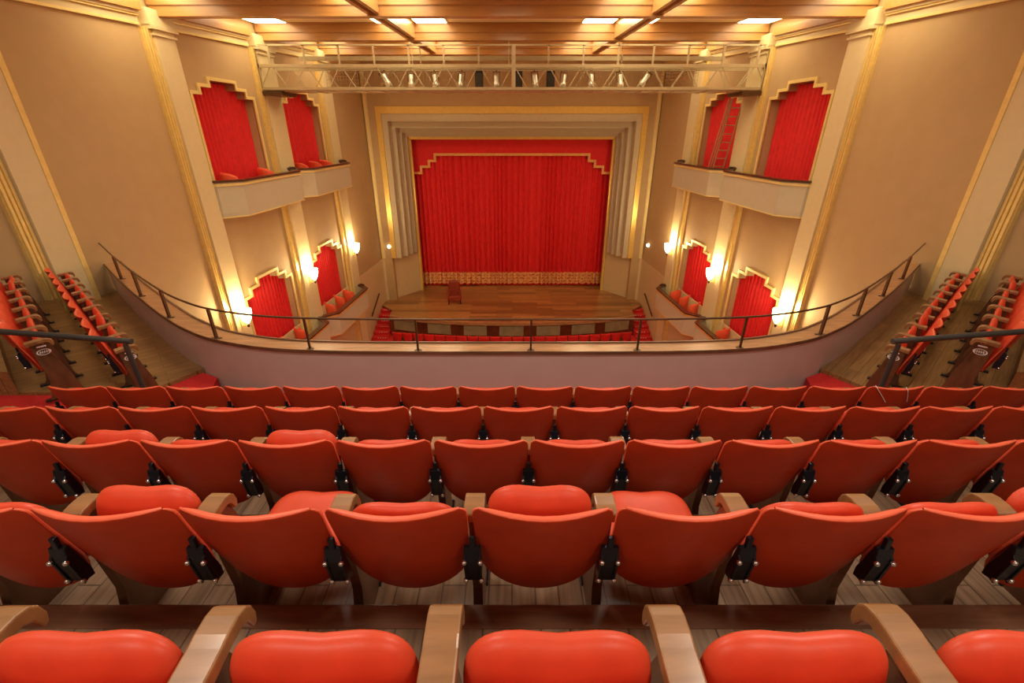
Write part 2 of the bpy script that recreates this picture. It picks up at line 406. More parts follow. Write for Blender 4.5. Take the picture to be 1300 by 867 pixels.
# stage floor with the curved apron
def apron(y_off=0, xs=6.7):
    pts = []
    for k in range(25):
        x = -xs + 2 * xs * k / 24; pts.append((x, 21.86 + y_off + 1.0 * (abs(x) / 6.7) ** 2.4))
    return pts
m = MB()
front = apron()
poly = front + [(6.72, 23.65), (7.45, 24.4), (7.46, 25.34), (5.75, 27.25), (5.75, 28.5), (-5.75, 28.5), (-5.75, 27.25), (-7.46, 25.34), (-7.45, 24.4), (-6.72, 23.65)]
m.prism(poly, ZS - .06, ZS); struct(m.build('stage_floor', M['stage']))
m = MB()
lip = [(x, y - .03) for x, y in front]
for i in range(24):
    (xa, ya), (xb, yb) = front[i], front[i + 1]
    for z0, z1, o0, o1, mi in ((ZS - .17, ZS + .004, -.05, .06, 1), (ZF, ZS - .16, .05, .4, 0)):
        m.hexa([(xa, ya + o0, z0), (xb, yb + o0, z0), (xb, yb + o1, z0), (xa, ya + o1, z0), (xa, ya + o0, z1), (xb, yb + o0, z1), (xb, yb + o1, z1), (xa, ya + o1, z1)], mi)
for s in (-1, 1): m.box(min(s * 6.5, s * 6.72), max(s * 6.5, s * 6.72), 22.8, 23.7, ZF, ZS - .06, 0)
struct(m.build('stage_front', [M['stagedark'], M['capwood']]))
px = [(-6.46, -5.16), (-4.53, -3.27), (-2.56, -1.34), (-.67, .61), (1.3, 2.56), (3.19, 4.45), (5.03, 6.4)]
fy = lambda x: 21.86 + 1.0 * (abs(x) / 6.7) ** 2.4
for a, b in px:
    m = MB(); m.hexa([(a, fy(a) - .0, -9.92), (b, fy(b) - .0, -9.92), (b, fy(b) + .1, -9.92), (a, fy(a) + .1, -9.92), (a, fy(a) - .0, -9.36), (b, fy(b) - .0, -9.36), (b, fy(b) + .1, -9.36), (a, fy(a) + .1, -9.36)])
    struct(m.build('stage_front_panel', M['green']))
m = MB(); m.box(-.95, -.1, 27.2, 27.75, ZS, ZS + .015); struct(m.build('stage_hatch_trim', M['armwood']))

# carpeted steps at both ends of the stage
for s in (-1, 1):
    t = thing('stage_steps', 'red carpeted steps with small white painted glints at the %s end of the stage' % SN[s], 'stairs', (s * 7.1, 23.2, ZF), 0, 'steps up to the stage')
    m = MB(); n = MB()
    for i in range(6):
        zt_ = ZS - .185 * (i + 1) + .06; y1 = 24.35 - .36 * i
        x0, x1 = s * 6.74, s * (wx(y1) - .04)
        if i >= 3: x0 = s * (6.74 - .0)
        m.box(min(x0, x1), max(x0, x1), y1 - .36, 24.38, ZF, zt_) if i == 0 else m.box(min(x0, x1), max(x0, x1), y1 - .36, y1 + .02, ZF, zt_)
        for q in range(4):
            xx = s * (6.86 + .13 * q); n.box(xx - .025, xx + .025, y1 - .365, y1 - .33, zt_ - .01, zt_ + .012)  # white dashes stand in for glints on the step edges
    m.build('carpet_tread', M['carpet'], t, shift=(s * 7.1, 23.2, ZF)); n.build('edge_glint', M['white'], t, shift=(s * 7.1, 23.2, ZF))
    t = thing('wall_handrail', 'dark sloping handrail on the %s wall above the stage steps' % SN[s], 'handrail', (s * 7.5, 23.3, -8.7))
    m = MB(); a = (s * (wx(24.0) - .1), 24.05, -8.30); b = (s * (wx(22.6) - .1), 22.6, -9.08)
    m.tube([a, b], .035, 10); m.build('rail', M['darkwood'], t, shift=(s * 7.5, 23.3, -8.7))
    m = MB()
    for f_ in (.15, .85):
        p = Vector(a).lerp(Vector(b), f_); m.bar(p, (s * (wx(p.y) + .01), p.y, p.z - .03), .03)
    m.build('bracket', M['bronze'], t, shift=(s * 7.5, 23.3, -8.7))

# ------------------------------------------------------------------ curtains
def folds(rng, lam, amp):
    ph = [rng.uniform(0, 6.28) for _ in range(4)]
    def f(x):
        w = x + .10 * math.sin(1.7 * x + ph[0]) + .05 * math.sin(4.1 * x + ph[1])
        s = math.sin(2 * PI * w / lam)
        return amp * (s * (.75 + .25 * math.sin(2.3 * x + ph[2])) + .35 * math.sin(4 * PI * w / lam + ph[3]))
    return f
f = folds(random.Random(3), .31, .11)
YC = 28.1
t = thing('stage_curtain', 'closed red velvet stage curtain with an embroidered gold hem', 'curtain', (0, YC, ZS))
N = 560
def sheet(z_list, grow=0, y=YC, half=5.92):
    P = []
    for z in z_list:
        k = .55 + .45 * (1 - (z - ZS) / 8.7)
        P.append([(-half + 2 * half * i / N, y + f(-half + 2 * half * i / N) * k - grow, z) for i in range(N + 1)])
    return P
m = MB(); m.grid(sheet([ZS + .03, ZS + .16, ZS + .92, -7, -5, -3, -1, -.3]))
b_ = m.build('curtain_cloth', M['redcurtain'], t, shift=(0, YC, ZS))
sol = b_.modifiers.new('s', 'SOLIDIFY'); sol.thickness = .01
m = MB(); m.grid(sheet([ZS + .15, ZS + .5, ZS + .90], .012)); b_ = m.build('embroidered_hem', M['hem'], t, shift=(0, YC, ZS)); b_['label'] = 'gold embroidered hem'
# valance
YV = 27.85
def val_bottom(x):
    a = abs(x)
    return -1.25 if a < 4.42 else -1.59 if a < 4.78 else -1.90 if a < 5.26 else -2.24
t = thing('stage_valance', 'red valance with stepped gold braid across the top of the stage opening', 'valance', (0, YV, -.4))
m = MB(); xs = [-5.9, -5.26, -5.26, -4.78, -4.78, -4.42, -4.42, 4.42, 4.42, 4.78, 4.78, 5.26, 5.26, 5.9]
for a, b in ((-5.9, -5.26), (-5.26, -4.78), (-4.78, -4.42), (-4.42, 4.42), (4.42, 4.78), (4.78, 5.26), (5.26, 5.9)):
    m.box(a, b, YV, YV + .06, val_bottom((a + b) / 2), -.2)
m.build('valance_cloth', M['redcurtain'], t, shift=(0, YV, -.4))
m = MB(); w = .13
pts = [(-5.9, -2.24), (-5.26, -2.24), (-5.26, -1.9), (-4.78, -1.9), (-4.78, -1.59), (-4.42, -1.59), (-4.42, -1.25), (4.42, -1.25), (4.42, -1.59), (4.78, -1.59), (4.78, -1.9), (5.26, -1.9), (5.26, -2.24), (5.9, -2.24)]
for (xa, za), (xb, zb) in zip(pts, pts[1:]):
    if za == zb: m.box(xa - (w / 2 if xa > -5.8 else 0), xb + (w / 2 if xb < 5.8 else 0), YV - .02, YV + .01, za - w / 2, za + w / 2)
    else: m.box(xa - w / 2, xa + w / 2, YV - .021, YV + .011, min(za, zb) - w / 2, max(za, zb) + w / 2)
b_ = m.build('gold_braid', M['trim'], t, shift=(0, YV, -.4)); b_['label'] = 'stepped gold braid'
# box curtains
for sd in (-1, 1):
    for ci, c in enumerate(CEN):
        for up in (True, False):
            g = folds(random.Random(ci * 7 + up * 3 + sd), .19, .035)
            z0, z1 = (-2.0, 1.32) if up else (-7.75, -4.27)
            nm = '%s %s box' % ('upper' if up else 'lower', SN[sd])
            lab = 'red pleated curtain in the %s opening of the %s side, %s' % ('upper' if up else 'lower', SN[sd], 'nearer the balcony' if ci == 0 else 'nearer the stage')
            t = tag(empty('box_curtain', (sd * wx(c, -.2), c, z0)), lab, 'curtain', 'curtains of the side boxes')
            P = []
            for z in (z0 + .02, (z0 + z1) / 2, z1):
                row = []
                for i in range(181):
                    y = c - 1.36 + 2.72 * i / 180
                    row.append((sd * wx(y, -.25 + g(y)), y, z))
                P.append(row)
            # clip to the stepped head: lower the outer columns to the shoulder heights
            (a, b, d), zs = opening(c, up)
            for i in range(181):
                y = abs(P[2][i][1] - c); top = zs[3] + .03 if y < d else zs[2] + .03 if y < b else zs[1] + .03
                p = P[2][i]; P[2][i] = (p[0], p[1], top)
            mm = MB(); mm.grid(P); mm.build('curtain_cloth', M['redbox'], t, shift=t.location)
            mm = MB(); mm.box(sd * .02 - .012, sd * .02 + .012, -.53, .53, zs[3] - z0 - .03, zs[3] - z0 - .01)
            mm.build('curtain_rod', M['bronze'], t)

# ------------------------------------------------------------------ side boxes
def catmull(pts, n):
    out = []
    for i in range(len(pts) - 1):
        p0, p1, p2, p3 = (Vector(pts[max(i - 1, 0)]), Vector(pts[i]), Vector(pts[i + 1]), Vector(pts[min(i + 2, len(pts) - 1)]))
        for k in range(n):
            t = k / n
            out.append(.5 * ((2 * p1) + (p2 - p0) * t + (2 * p0 - 5 * p1 + 4 * p2 - p3) * t * t + (3 * p1 - p0 - 3 * p2 + p3) * t ** 3))
    out.append(Vector(pts[-1])); return out
def box_plan(sd, y0, y1, e=0):   # (out, y) list from the near wall end to the far wall end
    o = .68 + e
    pl = [(-.02, y0 - e), (.22 + e * .5, y0 - e), (o, y0 + .42 - e * .4), (o, y1 - .45 + e * .4), (.30 + e * .5, y1 + e), (-.02, y1 + e)]
    return [(sd * wx(y, out), y) for out, y in pl]
def ring_wall(m, pa, pb, z0, z1, mi=0):
    for i in range(len(pa) - 1):
        m.hexa([(*pa[i], z0), (*pa[i + 1], z0), (*pb[i + 1], z0), (*pb[i], z0), (*pa[i], z1), (*pa[i + 1], z1), (*pb[i + 1], z1), (*pb[i], z1)], mi)
BOXY = [(13.0, 17.12), (17.3, 21.45)]
BOXT = {True: (-1.25, -2.25), False: (-6.95, -7.95)}
for sd in (-1, 1):
    for bi, (y0, y1) in enumerate(BOXY):
        for up in (True, False):
            zr, zb = BOXT[up]; fl = zb + .2
            lab = '%s theatre box with pale faceted front on the %s wall, %s' % ('upper' if up else 'lower', SN[sd], 'next to the balcony' if bi == 0 else 'next to the stage')
            t = tag(empty('theatre_box', (sd * wx((y0 + y1) / 2), (y0 + y1) / 2, zb)), lab, 'theatre box', 'projecting boxes on the side walls')
            sh = t.location
            m = MB(); ring_wall(m, box_plan(sd, y0, y1), box_plan(sd, y0, y1, -.08), zb, zr - .03); m.build('front_panel', M['boxpanel'], t, shift=sh, fix=False)
            m = MB(); m.prism(box_plan(sd, y0, y1, -.02), zb + .02, fl); m.build('box_floor', M['floorA'], t, shift=sh)
            m = MB(); ring_wall(m, box_plan(sd, y0, y1, .03), box_plan(sd, y0, y1, -.02), zr - .15, zr - .08)
            ring_wall(m, box_plan(sd, y0, y1, .012), box_plan(sd, y0, y1, -.02), zb - .005, zb + .03); m.build('gold_moulding', M['trim' if not up else 'goldpale'], t, shift=sh)
            m = MB(); ring_wall(m, box_plan(sd, y0, y1, .05), box_plan(sd, y0, y1, -.16), zr - .05, zr)
            m.build('rail_cap', M['darkwood'], t, shift=sh)
            # scroll end of the rail lying against the pilaster
            m = MB(); yy = y1 - .02
            m.tube([(sd * wx(yy, .42), yy - .1, zr + .03), (sd * wx(yy, .30), yy - .02, zr + .05), (sd * wx(yy, .16), yy - .06, zr + .05), (sd * wx(yy, .14), yy - .2, zr + .03)], .04, 8)
            m.build('rail_scroll', M['darkwood'], t, shift=sh)

# red tub chairs in the boxes
def tub_chair():
    t = empty('tub_chair', (0, 0, 0))
    m = MB(); P0, P1 = [], []
    n = 18; rings = [(0, .10), (0, .98)]
    outer, inner = [], []
    for k in range(n + 1):
        a = PI * (1.06 + .0) + (k / n - .5) * PI * 1.25 + PI / 2      # open to +y
        a = -PI / 2 + (k / n - .5) * PI * 1.25
        outer.append((.29 * math.cos(a), .27 * math.sin(a))); inner.append((.225 * math.cos(a), .205 * math.sin(a)))
    def top(k): return .95 - .14 * abs(2 * k / n - 1) ** 2.5
    prof = []
    rows = []
    for fr in (0, .3, .7, .95): rows.append([(outer[k][0], outer[k][1], .14 + (top(k) - .14) * fr) for k in range(n + 1)])
    rows.append([((outer[k][0] + inner[k][0]) / 2, (outer[k][1] + inner[k][1]) / 2, top(k) + .015) for k in range(n + 1)])
    for fr in (.95, .7, .3, 0): rows.append([(inner[k][0], inner[k][1], .14 + (top(k) - .14) * fr) for k in range(n + 1)])
    m.grid(rows)
    m.add([r[0] for r in rows], [tuple(range(len(rows)))]); m.add([r[-1] for r in rows], [tuple(range(len(rows)))])
    m.build('backrest', M['tubred'], t, fix=True)
    m = MB(); m.lathe([(0, .30), (.20, .30), (.24, .33), (.25, .40), (.23, .45), (.15, .47), (0, .475)], (0, .05, 0), 20); m.build('seat', M['tubred'], t, fix=True)
    for sx in (-1, 1):
        for y in (-.14, .2):
            m = MB(); m.tube([(sx * .16, y, .32), (sx * .18, y, 0)], [.022, .016], 8); m.build('leg', M['darkwood'], t)
    return t
proto = tub_chair(); used = False
CH = [(-1, 0, True, -8.08, 13.75, 'nearer the balcony'), (-1, 0, True, -7.96, 15.6, 'nearer the stage'),
      (-1, 1, True, -7.86, 18.1, 'nearest the balcony'), (-1, 1, True, -7.76, 19.15, 'in the middle'), (-1, 1, True, -7.64, 19.95, 'nearest the stage'),
      (-1, 0, False, -8.02, 14.65, 'nearer the balcony'), (-1, 0, False, -7.92, 15.55, 'nearer the stage'),
      (-1, 1, False, -7.84, 18.25, 'nearest the balcony'), (-1, 1, False, -7.76, 19.2, 'in the middle'), (-1, 1, False, -7.6, 19.98, 'nearest the stage'),
      (1, 0, False, 8.02, 14.65, 'nearer the balcony'), (1, 0, False, 7.92, 15.55, 'nearer the stage'),
      (1, 1, False, 7.84, 18.25, 'nearest the balcony'), (1, 1, False, 7.76, 19.2, 'in the middle'), (1, 1, False, 7.6, 19.98, 'nearest the stage')]
for i, (sd, bi, up, x, y, wh) in enumerate(CH):
    o = proto if i == 0 else copy_tree(proto)
    fl = BOXT[up][1] + .2
    o.location = (x, y, fl + .005); o.scale.z = 1 if up else 1.13; o.rotation_euler.z = (-.7 if sd < 0 else .7)
    tag(o, 'orange red tub chair %s in the %s %s box by the %s' % (wh, 'upper' if up else 'lower', SN[sd], 'balcony' if bi == 0 else 'stage'), 'chair', 'tub chairs in the side boxes')

# ------------------------------------------------------------------ wall sconces
def sconce():
    t = empty('wall_sconce', (0, 0, 0))
    m = MB(); m.lathe([(0.02, -.22), (.07, -.16), (.13, -.05), (.17, .10), (.18, .24), (.165, .24), (.12, 0), (.05, -.15), (0, -.19)], (0, 0, 0), 18); m.build('shade', M['shade'], t)
    m = MB(); m.lathe([(0, -.34), (.03, -.32), (.045, -.28), (.02, -.24), (.03, -.2), (0, -.19)], (0, 0, 0), 12); m.build('finial', M['bronze'], t)
    m = MB(); m.box(-.045, .045, -.20, -.17, -.34, .02); m.bar((0, -.18, -.28), (0, 0, -.28), .03); m.build('backplate', M['goldpale'], t)
    return t
ps = sconce(); k = 0
for sd in (-1, 1):
    for y, wh in ((12.58, 'nearest the balcony'), (16.92, 'between the two lower boxes'), (21.2, 'nearest the stage')):
        o = ps if k == 0 else copy_tree(ps); k += 1
        ang = PI / 2 if sd > 0 else -PI / 2
        o.location = (sd * wx(y, .36), y, -5.08); o.rotation_euler.z = ang
        tag(o, 'brightly glowing glass wall sconce on the %s wall, %s' % (SN[sd], wh), 'wall lamp', 'glowing sconces on the pilasters')
        point('sconce_light', (sd * wx(y, .36), y, -4.78), 190, (1, .72, .36), .1)
for sd in (-1, 1):
    t = thing('small_wall_light', 'tiny round white wall light at the %s edge of the stage frame' % SN[sd], 'wall lamp', (sd * 7.0 if sd < 0 else 7.35, 25.3 if sd < 0 else 24.9, -5.85), 0, 'small round wall lights by the stage')
    if sd < 0: t.location = (-6.95, 25.33, -5.95)
    else: t.location = (wx(24.6, .05), 24.6, -5.7)
    m = MB(); m.lathe([(0, -.11), (.07, -.08), (.11, 0), (.07, .08), (0, .11)], (0, 0, 0), 14); m.build('globe', M['bead'], t)
    m = MB(); m.box(-.05, .05, .02, .09, -.05, .05) if sd < 0 else m.box(.02, .09, -.05, .05, -.05, .05); m.build('base', M['bronze'], t)

# ------------------------------------------------------------------ lighting bridge
YA, YR = 16.5, 17.4; XE = 7.98
t = thing('lighting_bridge', 'cream metal lighting bridge with wire mesh spanning the hall', 'lighting bridge', (0, 16.95, 1.2))
sh = t.location
zb, zm, zh = 1.22, 1.83, 2.39
m = MB()
for y in (YA, YR):
    m.box(-XE, XE, y - .04, y + .04, zb - .05, zb + .03)
    m.box(-XE, XE, y - .04, y + .04, zm - .04, zm + .05)
m.box(-XE, XE, YA - .03, YA + .03, zh - .025, zh + .025)
m.box(-7.0, 7.0, YR - .06, YR + .06, 2.08, 2.2)
m.build('chord', M['truss'], t, shift=sh)
m = MB(); m.box(-XE, XE, YA, YR, zb - .075, zb - .04)
for k in range(-15, 16): m.box(k * .52 - .02, k * .52 + .02, YA, YR, zb - .1, zb - .07)
m.build('walkway', M['truss'], t, shift=sh)
for y, ph in ((YA, 0), (YR, .27)):
    m = MB(); x = -XE + .1; up = True
    for k in range(-7, 8):
        xc = .05 + 1.09 * k + ph
        for s in (-1, 1):
            m.bar((xc + s * .05, y, zm - .03), (xc + s * .42, y, zb + .02), .028)
    m.build('diagonal_brace', M['truss'], t, shift=sh)
m = MB()
for k in range(-7, 8):
    xc = .05 + 1.09 * k
    w = .055 if k else .12
    if k == 0: m.box(-.01, .11, YA - .05, YA + .05, zb, zh)
    else: m.box(xc - w / 2, xc + w / 2, YA - .03, YA + .03, zm, zh)
    m.build('upright', M['truss'], t, shift=sh); m = MB()
for s in (-1, 1):
    for y in (YA, YR): m.box(s * XE - .04, s * XE + .04, y - .04, y + .04, zb, zh if y == YA else zm)
    m.bar((s * XE, YA, zb), (s * XE, YR, zb), .05); m.bar((s * XE, YA, zm), (s * XE, YR, zm), .05); m.bar((s * XE, YA, zh), (s * XE, YR, 2.1), .05)
    m.build('end_frame', M['truss'], t, shift=sh); m = MB()
for x in (-3.2, -.1, 3.4): m.tube([(x, 16.95, zm), (x, 16.95, beam_z(17) - .0)], .018, 6)
for x in (-3.0, 3.6): m.tube([(x, 17.3, zm), (x, 17.3, beam_z(17))], .018, 6)
m.build('hanger_rod', M['truss'], t, shift=sh)
m = MB(); n = 130
for k in range(n + 1):
    x = -6.2 + 12.4 * k / n; m.box(x - .004, x + .004, YR - .06, YR - .052, zb, zm)
for k in range(7): z = zb + (zm - zb) * k / 6; m.box(-6.2, 6.2, YR - .06, YR - .052, z - .004, z + .004)
m.build('wire_mesh', M['mesh'], t, shift=sh)
for s in (-1, 1):
    m = MB(); m.box(min(s * 7.35, s * 8.02), max(s * 7.35, s * 8.02), YA - .1, YR + .1, zb - .2, zb - .09)
    m.build('end_bracket', M['bronze'], t, shift=sh)
m = MB()
m.tube([(-6.6, YA + .32, zm - .02), (6.6, YA + .32, zm - .02)], .022, 8); m.build('lamp_pipe', M['truss'], t, shift=sh)
# lamps hanging from the bridge
def spot():
    t = empty('spotlight', (0, 0, 0))
    m = MB(); m.lathe([(0, 0), (.07, 0), (.085, -.03), (.085, -.22), (.10, -.25), (.10, -.42), (.092, -.42), (.092, -.27)], (0, 0, 0), 16); m.build('can', M['chrome'], t)
    m = MB(); m.lathe([(0, -.395), (.06, -.40), (.092, -.385)], (0, 0, 0), 16); m.build('lens', M['lens'], t)
    m = MB(); m.bar((-.11, 0, -.2), (-.11, 0, .08), .02, .03); m.bar((.11, 0, -.2), (.11, 0, .08), .02, .03); m.bar((-.12, 0, .08), (.12, 0, .08), .03, .02); m.bar((0, 0, .08), (0, 0, .13), .04)
    m.build('yoke', M['bronze'], t)
    return t
ps = spot()
for i, u in enumerate((484, 520, 550.5, 585, 630, 679, 717, 752, 789, 825)):
    o = ps if i == 0 else copy_tree(ps)
    o.location = ((u - 650) / 572 * 14.35, YA + .32, zm - .205)
    tilt = {0: (-.2, .55), 9: (-.2, -.6)}.get(i, (-.25 + .05 * (i % 3), .12 * ((i * 7) % 3 - 1)))
    o.rotation_euler = (tilt[0], -tilt[1], 0)
    if i in (0, 9): lab = 'silver spotlight tilted outwards at the %s end of the lamps on the lighting bridge' % ('left' if i == 0 else 'right')
    else: lab = 'silver spotlight hanging from the lighting bridge, %s lamp from the left' % ordinal(i + 1)
    tag(o, lab, 'spotlight', 'silver spotlights on the lighting bridge')
for i, u in enumerate((609, 658, 698)):  # plain black cases with a grey-black front plate
    x = (u - 650) / 572 * 15.2
    t = thing('black_box', 'black upright box standing on the lighting bridge, %s of three' % ('leftmost', 'middle one', 'rightmost')[i], 'equipment', (x, YR - .2, zb - .035), 0, 'black boxes on the lighting bridge')
    m = MB(); m.box(-.13, .13, -.1, .1, 0, .58); m.build('case', M['metal'], t, bevel=.01)
    m = MB(); m.box(-.11, .11, -.108, -.098, .06, .52); m.build('front_plate', M['pipe'], t)
# ladder from the upper right box to the bridge
bot = Vector((7.70, 18.2, BOXT[True][1] + .205)); top = Vector((7.73, 17.46, .98))
t = thing('access_ladder', 'metal ladder leaning from the upper right box up to the bridge', 'ladder', bot)
sh = bot.copy(); off = Vector((.19, 0, 0))
m = MB(); m.bar(bot - off, top - off, .035); m.build('stile', M['truss'], t, shift=sh)
m = MB(); m.bar(bot + off, top + off, .035); m.build('stile', M['truss'], t, shift=sh)
for k in range(1, 11):
    p = bot.lerp(top, k / 11); m = MB(); m.tube([p - off, p + off], .016, 8); m.build('rung', M['truss'], t, shift=sh)
a = Vector((7.33, 18.0, -1.24)); b = Vector((7.42, 17.46, .98))
for dx in (0, .09):
    m = MB(); m.bar(a + Vector((dx, 0, 0)), b + Vector((dx * .8, 0, 0)), .028)
    if dx == 0: m.bar(a.lerp(b, .42), bot.lerp(top, .62) - off, .024)
    m.build('safety_rail', M['truss'], t, shift=sh)

# ------------------------------------------------------------------ stage armchair
t = thing('stage_armchair', 'dark red high-backed armchair on castors alone on the stage', 'chair', (-3.35, 24.85, ZS), .12)
m = MB(); 
P = []
for i in range(9):
    z = .30 + .95 * i / 8; hw = .30 + .05 * math.sin(PI * min(1, i / 6)) - (.10 * max(0, i - 6) / 2) ** 1.5
    P.append([(hw * math.sin(-1.1 + 2.2 * j / 8) / math.sin(1.1), .30 - .10 * (1 - abs(j - 4) / 4) ** .8 * -1 + .05 * i / 8, z) for j in range(9)])
m.grid(P); m.grid([[(x, y - .09, z) for x, y, z in r] for r in P], flip=True)
for a in (0, 8): m.grid([P[a], [(x, y - .09, z) for x, y, z in P[a]]])
m.grid([[r[0] for r in P], [(r[0][0], r[0][1] - .09, r[0][2]) for r in P]]); m.grid([[r[8] for r in P], [(r[8][0], r[8][1] - .09, r[8][2]) for r in P]])
m.build('backrest', M['chairred'], t, fix=True)
m = MB(); m.box(-.31, .31, -.30, .30, .30, .50); m.build('seat', M['chairred'], t, bevel=.05)
for s in (-1, 1):
    m = MB(); m.box(s * .35 - .06, s * .35 + .06, -.28, .30, .22, .70); m.build('arm', M['chairred'], t, bevel=.04)
    for y in (-.25, .27):
        m = MB(); m.tube([(s * .33, y, .25), (s * .34, y, .06), (s * .34, y, .0)], [.03, .025, .03], 8); m.build('leg', M['metal'], t)

# ------------------------------------------------------------------ orchestra front row, seen over the parapet
def stall():
    m = MB()
    R = []
    for i in range(8):
        f_ = i / 7; z = .36 + .56 * f_; hw = .262 * (1 - (1 - min(1, .25 + f_)) ** 2.5)
        R.append([(hw * (j / 3 - 1), .09 * (1 - f_) + .05 * (j / 3 - 1) ** 2, z) for j in range(7)])
    m.grid(R); m.grid([[(x, y + .07, z) for x, y, z in r] for r in R], flip=True)
    m.grid([R[-1], [(x, y + .07, z) for x, y, z in R[-1]]]); m.grid([[r[0] for r in R], [(r[0][0], r[0][1] + .07, r[0][2]) for r in R]]); m.grid([[r[6] for r in R], [(r[6][0], r[6][1] + .07, r[6][2]) for r in R]])
    m.box(-.22, .22, .12, .52, .38, .46); m.box(-.25, -.21, .1, .45, 0, .6, 1); m.box(.21, .25, .1, .45, 0, .6, 1)
    return m.build('orchestra_chair', [M['carpet'], M['standard']], fix=True)
ps = stall(); n = 22
for i in range(n):
    o = ps if i == 0 else ps.copy()
    if i: C.objects.link(o)
    x = (i - (n - 1) / 2) * .565; o.location = (x, 20.5 + .62 * (abs(x) / 6.2) ** 2, ZF + .0); o.rotation_euler.z = -.2 * x / 6.2 * -1
    tag(o, 'red orchestra seat seen over the balcony rail, %s from the left before the stage' % ordinal(i + 1), 'seat', 'front row of orchestra seats below the balcony')

# ------------------------------------------------------------------ balcony: tiers, wings, parapet
ROWY = [.46 + .796 * k for k in range(5)]               # back edge corners of rows A..E
ROWF = [-.978 - .3 * k - .885 for k in range(5)]        # their floors
XT = 9.05
for k in range(5):
    y0 = ROWY[k] - .796 + .82 if k else -3.9; y1 = ROWY[k] + .82
    hx = 4.9 if k == 4 else wx(y1) - .03
    m = MB(); m.box(-hx, hx, y0 + .04, y1 - .1, ROWF[k] - .42, ROWF[k]); m.box(-hx, hx, y1 - .1, y1, ROWF[k] - .42, ROWF[k] + .004, 1); m.box(-hx, hx, y1, y1 + .04, ROWF[k] - .42, ROWF[k] - .05, 1)
    struct(m.build('balcony_floor', [M['floorA'], M['nosing']]))
ZX = -3.2
m = MB(); m.box(-5.2, 5.2, 4.44, 5.2, ZX - .3, ZX)
struct(m.build('aisle_floor', M['carpet']))
for s in (-1, 1):
    m = MB(); hx = wx(4.6) - .03
    m.box(min(s * 4.55, s * hx), max(s * 4.55, s * hx), 3.66, 4.66, ZX - .3, -2.90)
    m.prism([(s * 4.55, 4.4), (s * 5.1, 4.4), (s * 4.74, 4.75), (s * 4.9, 5.2), (s * 4.5, 5.75), (s * 4.2, 5.6), (s * 4.0, 5.0)], ZX - .3, ZX + .006)
    struct(m.build('aisle_floor', M['carpet']))
    e = lambda p: (s * p[0], p[1])
    tiers = [([(4.74, 4.66), (8.66, 8.12), (8.57, 9.4), (6.0, 7.15), (4.5, 5.78), (4.80, 5.2)], -3.14),
             ([(4.74, 4.66), (8.66, 8.12), (8.75, 7.05), (5.95, 4.66)], -2.86),
             ([(5.95, 4.66), (8.75, 7.05), (8.85, 5.8), (8.88, 4.66)], -2.58)]
    for pts, z in tiers:
        m = MB(); m.prism([e(p) for p in pts], ZX - .3, z); struct(m.build('wing_floor', M['wingfloor']))
path = catmull([(0, 5.13), (1.1, 5.13), (2.2, 5.15), (3.15, 5.24), (4.0, 5.5), (4.6, 5.84), (5.2, 6.28), (6.2, 7.12), (7.2, 8.0), (8.0, 8.74), (8.58, 9.28)], 6)
full = [Vector((-p.x, p.y)) for p in path[:0:-1]] + path
def offset(pts, d):
    out = []
    for i, p in enumerate(pts):
        t_ = (pts[min(i + 1, len(pts) - 1)] - pts[max(i - 1, 0)]).normalized(); out.append(p + Vector((-t_.y, t_.x)) * d)
    return out
def sweep(m, o0, o1, z0, z1, mi=0):
    a, b = offset(full, o0), offset(full, o1); n = len(full)
    v = [(p.x, p.y, z0) for p in a] + [(p.x, p.y, z0) for p in b] + [(p.x, p.y, z1) for p in a] + [(p.x, p.y, z1) for p in b]; f_ = []
    for i in range(n - 1):
        f_ += [(i, i + 1, 2 * n + i + 1, 2 * n + i), (n + i + 1, n + i, 3 * n + i, 3 * n + i + 1), (2 * n + i, 2 * n + i + 1, 3 * n + i + 1, 3 * n + i), (i + 1, i, n + i, n + i + 1)]
    f_ += [(0, 2 * n, 3 * n, n), (n - 1, 2 * n - 1, 4 * n - 1, 3 * n - 1)]
    m.add(v, f_, mi)
ZCAP = -2.55
m = MB(); sweep(m, .02, .24, ZX - .6, ZCAP - .02); struct(m.build('balcony_parapet_wall', M['parapet']))
m = MB(); sweep(m, 0, .25, ZCAP - .03, ZCAP); sweep(m, -.012, .0, ZCAP - .035, ZCAP + .012, 1); sweep(m, .25, .275, ZCAP - .06, ZCAP + .02, 1)
struct(m.build('parapet_cap_trim', [M['capwood'], M['nosing']]))
m = MB(); sweep(m, .1, .24, -4.2, ZX - .6); struct(m.build('balcony_soffit_beam', M['parapet']))

# handrail on the parapet
t = thing('balcony_handrail', 'thin bronze handrail on slender posts along the curved balcony parapet', 'handrail', (0, 5.18, ZCAP))
sh = t.location; ZH = -2.12
rail = offset(full, .04)
m = MB(); m.tube([(p.x, p.y, ZH) for p in rail], .014, 8)
m.build('rail', M['bronze'], t, shift=sh)
posts = [.24, 1.6, 2.95, 4.25, 5.25, 6.3, 7.4, -1.2, -2.6, -4.0, -5.15, -6.3, -7.4]
for x in posts:
    p = min(rail, key=lambda q: abs(q.x - x)); i = rail.index(p)
    if i + 1 < len(rail):
        q = rail[i + 1] if p.x < x else rail[i - 1]
        ff = (x - p.x) / (q.x - p.x) if abs(q.x - p.x) > 1e-6 else 0; p = p.lerp(q, ff)
    m = MB(); m.bar((p.x, p.y, ZCAP), (p.x, p.y, ZH), .024, .045 if abs(x) > 3 else .024)
    o = m.build('post', M['bronze'], t, shift=sh)
    m = MB(); m.lathe([(0, .012), (.04, .01), (.05, 0)], (p.x, p.y, ZCAP), 12); h = .035 if abs(x) < 3 else .07; m.bar((p.x - h, p.y, ZCAP + .006), (p.x + h, p.y, ZCAP + .006), .03, .01); m.build('foot_plate', M['bronze'], o, shift=sh)

